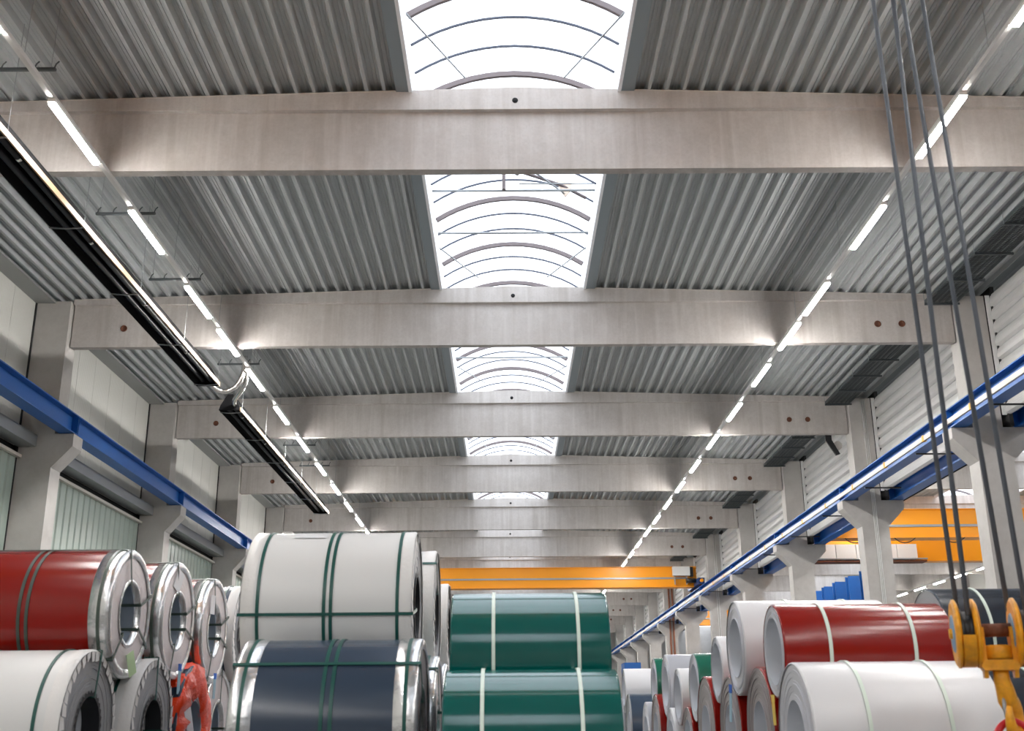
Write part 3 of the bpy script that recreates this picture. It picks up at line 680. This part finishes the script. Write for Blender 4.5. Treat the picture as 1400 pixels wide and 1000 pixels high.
coil('third silver banded coil back, lower centre-left tier', -1.27, 11.46, 0.60, 1.3, color='paint_slate', style='foil', straps=(0.88,), group=G2)
coil('last coil back in the lower centre-left tier', -1.27, 12.80, 0.60, 1.3, color='paint_slate', style='foil', straps=(0.88,), group=G2)

G3 = 'green coils in the centre'
GS = dict(style='bare', color='paint_green', smat='strapwhite', group=G3, n=128)
coil('upper glossy teal green coil with two white straps, centre', 0.17, 8.9, 0.50, 1.2, 0.487 + HC, straps=(-0.46, 0.60), **GS)
coil('lower glossy teal green coil with two white straps, front centre', 0.163, 8.1, 0.4935, 1.2, straps=(-0.56, 0.55), **GS)
coil('teal green coil mostly hidden behind the two front green coils', 0.17, 9.72, 0.49, 1.2, straps=(-0.46, 0.6), **GS)

G4 = 'coils of the right stack'
def RC(label, xf, Y, R, Z, W=1.3, bore=0.254, **k):
    k = {**dict(style='bare', front=-1, face='steelpale', boremat='borepale', smat='strapwhite', group=G4), **k}
    coil(label, xf + W / 2, Y, R, W, None if Z is None else Z + HC, bore=bore, **k)
RC('white coil at the front of the right stack, lower tier, blue tag', 2.036, 8.2, 0.514, None, color='paint_white', straps=(-0.42, 0.42), tags=(('tagblue', -118, 0.44, 0.22, 0.05, 0),), n=110)
RC('glossy dark red coil with two white straps on top of the right stack', 2.076, 8.85, 0.355, 0.525, color='paint_red', straps=(-0.46, 0.52), tags=(('tagyellow', 178, 0.33, 0.22, 0.045, 0),), n=110)
RC('dark red coil behind the white front one, lower right tier', 2.074, 9.52, 0.53, None, color='paint_red', face='steelbrown', straps=(0.4,), tags=(('tagblue', 140, 0.5, 0.2, 0.05, 0),))
RC('large white coil just behind the top red coil, right stack', 2.034, 10.12, 0.41, 0.632, color='paint_white', straps=(-0.3, 0.5), tags=(('tagblue', 150, 0.36, 0.32, 0.05, 8),))
RC('second dark red coil back in the lower right tier', 2.062, 10.73, 0.52, None, color='paint_red', face='steelbrown', straps=(0.4,), tags=(('tagblue', 130, 0.5, 0.2, 0.05, 0),))
RC('slim white coil with thin wall, third back in the upper right tier', 2.075, 11.32, 0.32, 0.50, color='paint_white', straps=(0.3,))
RC('third dark red coil back in the lower right tier, green tag', 2.048, 11.97, 0.54, None, color='paint_red', face='steelbrown', straps=(0.4,), tags=(('tagwhite', 170, 0.3, 0.25, 0.05, 0),))
RC('bottle green coil in the upper right tier behind the slim white coil', 2.08, 12.78, 0.37, 0.37, color='paint_bottle', straps=(0.4,))
RC('small dark red coil, fourth back in the lower right tier', 2.062, 13.3, 0.40, None, color='paint_red', face='steelbrown', straps=(0.4,))
RC('white coil in the upper right tier between the two green ones', 2.052, 13.87, 0.33, 0.30, color='paint_white', straps=(0.4,))
RC('small white coil low in the right stack ahead of the grey one', 2.03, 14.47, 0.40, None, color='paint_white', straps=(0.4,))
RC('pale grey coil with white strap in the upper right tier', 2.075, 15.05, 0.40, 0.46, color='paint_grey', straps=(-0.2, 0.4))
RC('dark red coil under the pale grey coil, lower right tier', 2.021, 15.8, 0.50, None, color='paint_red', face='steelbrown', straps=(0.4,))
RC('farther bottle green coil beside the pale grey coil', 2.102, 16.45, 0.38, 0.51, color='paint_bottle', straps=(0.4,))
RC('small grey coil low under the farther green coil', 2.043, 17.15, 0.46, None, color='paint_grey', straps=(0.4,))
RC('white coil at the far end of the right stack above a slate coil', 2.071, 20.5, 0.38, 0.55, color='paint_white', straps=(0.0,), face='steel')
RC('slate coil at the far end of the right stack, on the floor', 2.067, 19.75, 0.55, None, color='paint_slate', straps=(0.8,), face='steel')
RC('grey coil behind the slate one at the far end of the right stack', 2.067, 21.2, 0.53, None, color='paint_grey', straps=(0.8,))
G5 = 'dark coils at the far right edge'
RC('upper dark blue-grey coil with white strap at the right picture edge', 3.70, 9.9, 0.45, 0.66, color='paint_dark', straps=(-0.42,), face='steel', group=G5)
RC('lower dark blue-grey coil behind the hook at the right picture edge', 3.62, 9.2, 0.52, None, color='paint_dark', straps=(-0.3,), face='steel', group=G5)
RC('rear dark blue-grey coil on the floor at the right edge', 3.62, 10.6, 0.52, None, color='paint_dark', straps=(-0.3,), face='steel', group=G5)

# ------------------------------------------------------------------ hook block with ropes
HX, HY, HZ = 2.965, 6.85, 0.505 + HC
hb = thing('hook_block', 'worn yellow crane hook block hanging on four steel ropes at right', 'crane hook', (HX, HY, 0)); hb.rotation_euler[2] = math.radians(-16)
RH = 0.205
def cheek(x0, x1, bev):
    return MB().lathe([(x0, 0.0), (x0, RH - bev), (x0 + bev * 0.6, RH), (x1 - bev * 0.6, RH), (x1, RH - bev), (x1, 0.0)], 40, 'X', smooth=False)
for s in (-1, 1):
    hs = put('sheave_housing', None, hb, (s * 0.168, 0, HZ)); hs.rotation_euler[2] = 0
    cheek(-0.072, -0.036, 0.02).build('cheek_plate', 'yellow', hs); cheek(0.036, 0.072, 0.02).build('cheek_plate', 'yellow', hs)
    g = MB()                                                                     # rim cover, open in front at the top where the ropes run in
    g.lathe([(-0.037, 0.175), (-0.037, RH - 0.004), (0.037, RH - 0.004), (0.037, 0.175)], 30, 'X', smooth=False, closed=True, a0=math.radians(186), a1=math.radians(372))
    g.build('rim_cover', 'yellow', hs)
    MB().lathe([(-0.034, 0.05), (-0.034, 0.165), (-0.012, 0.13), (0.012, 0.13), (0.034, 0.165), (0.034, 0.05)], 32, 'X').build('sheave', 'black', hs)
    MB().lathe([(-0.078, 0.0), (-0.078, 0.105), (-0.072, 0.115), (-0.0725, 0.03)], 28, 'X', smooth=False).build('hub_disc', 'discblue', hs)
    MB().lathe([(-0.095, 0.0), (-0.095, 0.032), (-0.076, 0.036)], 6, 'X', smooth=False).build('hub_nut', 'yellow', hs)
    x = -s * 0.084
    MB().prism([(-0.075, 0.03), (0.075, 0.03), (0.06, -0.20), (0.035, -0.265), (-0.035, -0.265), (-0.06, -0.20)], x - 0.012, x + 0.012, 'X').build('hanger_plate', 'yellow', hs)
MB().tube([(-0.10, 0, HZ + 0.015), (0.10, 0, HZ + 0.015)], 0.040, 22).build('axle', 'rust', hb)
MB().lathe([(HZ - 0.155, 0.0), (HZ - 0.155, 0.078), (HZ - 0.147, 0.086), (HZ - 0.085, 0.086), (HZ - 0.075, 0.076), (HZ - 0.075, 0.0)], 26, 'Z').build('swivel_nut', 'yellow', hb)
cb = MB().prism([(-0.095, HZ - 0.222), (0.095, HZ - 0.222), (0.108, HZ - 0.20), (0.108, HZ - 0.175), (0.095, HZ - 0.16), (-0.095, HZ - 0.16), (-0.108, HZ - 0.175), (-0.108, HZ - 0.20)], -0.07, 0.07); cb.build('crosshead', 'yellow', hb)
HB = HZ - 0.49                                                                   # centre of the hook bowl
hk = [((0, 0, HZ - 0.21), 0.045), ((0, 0, HZ - 0.27), 0.047), ((0.006, 0.012, HZ - 0.32), 0.052)]
for i in range(19):
    t_ = i / 18; ang = math.radians(78 - 300 * t_); rr = 0.098 - 0.012 * t_
    hk.append(((0.014 + 0.02 * math.sin(PI * t_ * .6), rr * math.cos(ang) * 0.95, HB + rr * math.sin(ang)), 0.058 * (1 - 0.72 * t_ ** 1.6)))
MB().tube([p for p, _ in hk], [r for _, r in hk], 16).build('hook', 'yellow', hb).rotation_euler[2] = math.radians(-20)
MB().tube([(0.0, 0.0, HZ - 0.33), (-0.012, -0.05, HB + 0.05), (-0.01, -0.085, HB - 0.01)], 0.012, 6).build('safety_latch', 'galv', hb)
TOPS = [(2.78, 7.0, 5.16), (2.939, 7.02, 5.159), (2.994, 6.98, 5.159), (3.151, 7.0, 5.158)]
BOTS = [(2.806, 6.99, 0.64), (2.782, 6.77, 0.60), (3.095, 6.92, 0.64), (3.095, 6.68, 0.60)]
for (a, b_, nm) in zip(TOPS, BOTS, ('leftmost', 'second from the left', 'third from the left', 'rightmost')):
    A = Vector(a); B = Vector(b_); A2 = A + (A - B) * ((5.95 - A.z) / (A.z - B.z)); up = Vector((0, 0, HC))
    o = MB().tube([A2 + up, B + up], 0.016, 10).build('wire_rope', 'rope'); tag(o, 'grey steel hoist rope above the yellow hook, %s of four' % nm, 'rope', 'hoist ropes')
rg = MB(); pts = []
for i in range(41):
    a = 2 * PI * i / 40; pts.append((0.125 * math.cos(a), 0.012 * math.cos(a), 0.17 * math.sin(a)))
rg.tube(pts, 0.021, 12, cap=False)
tag(rg.build('lifting_ring', 'red', None, (HX + 0.02, HY - 0.01, HB - 0.022 - 0.17)), 'red steel lifting ring hooked in the yellow crane hook', 'lifting ring')
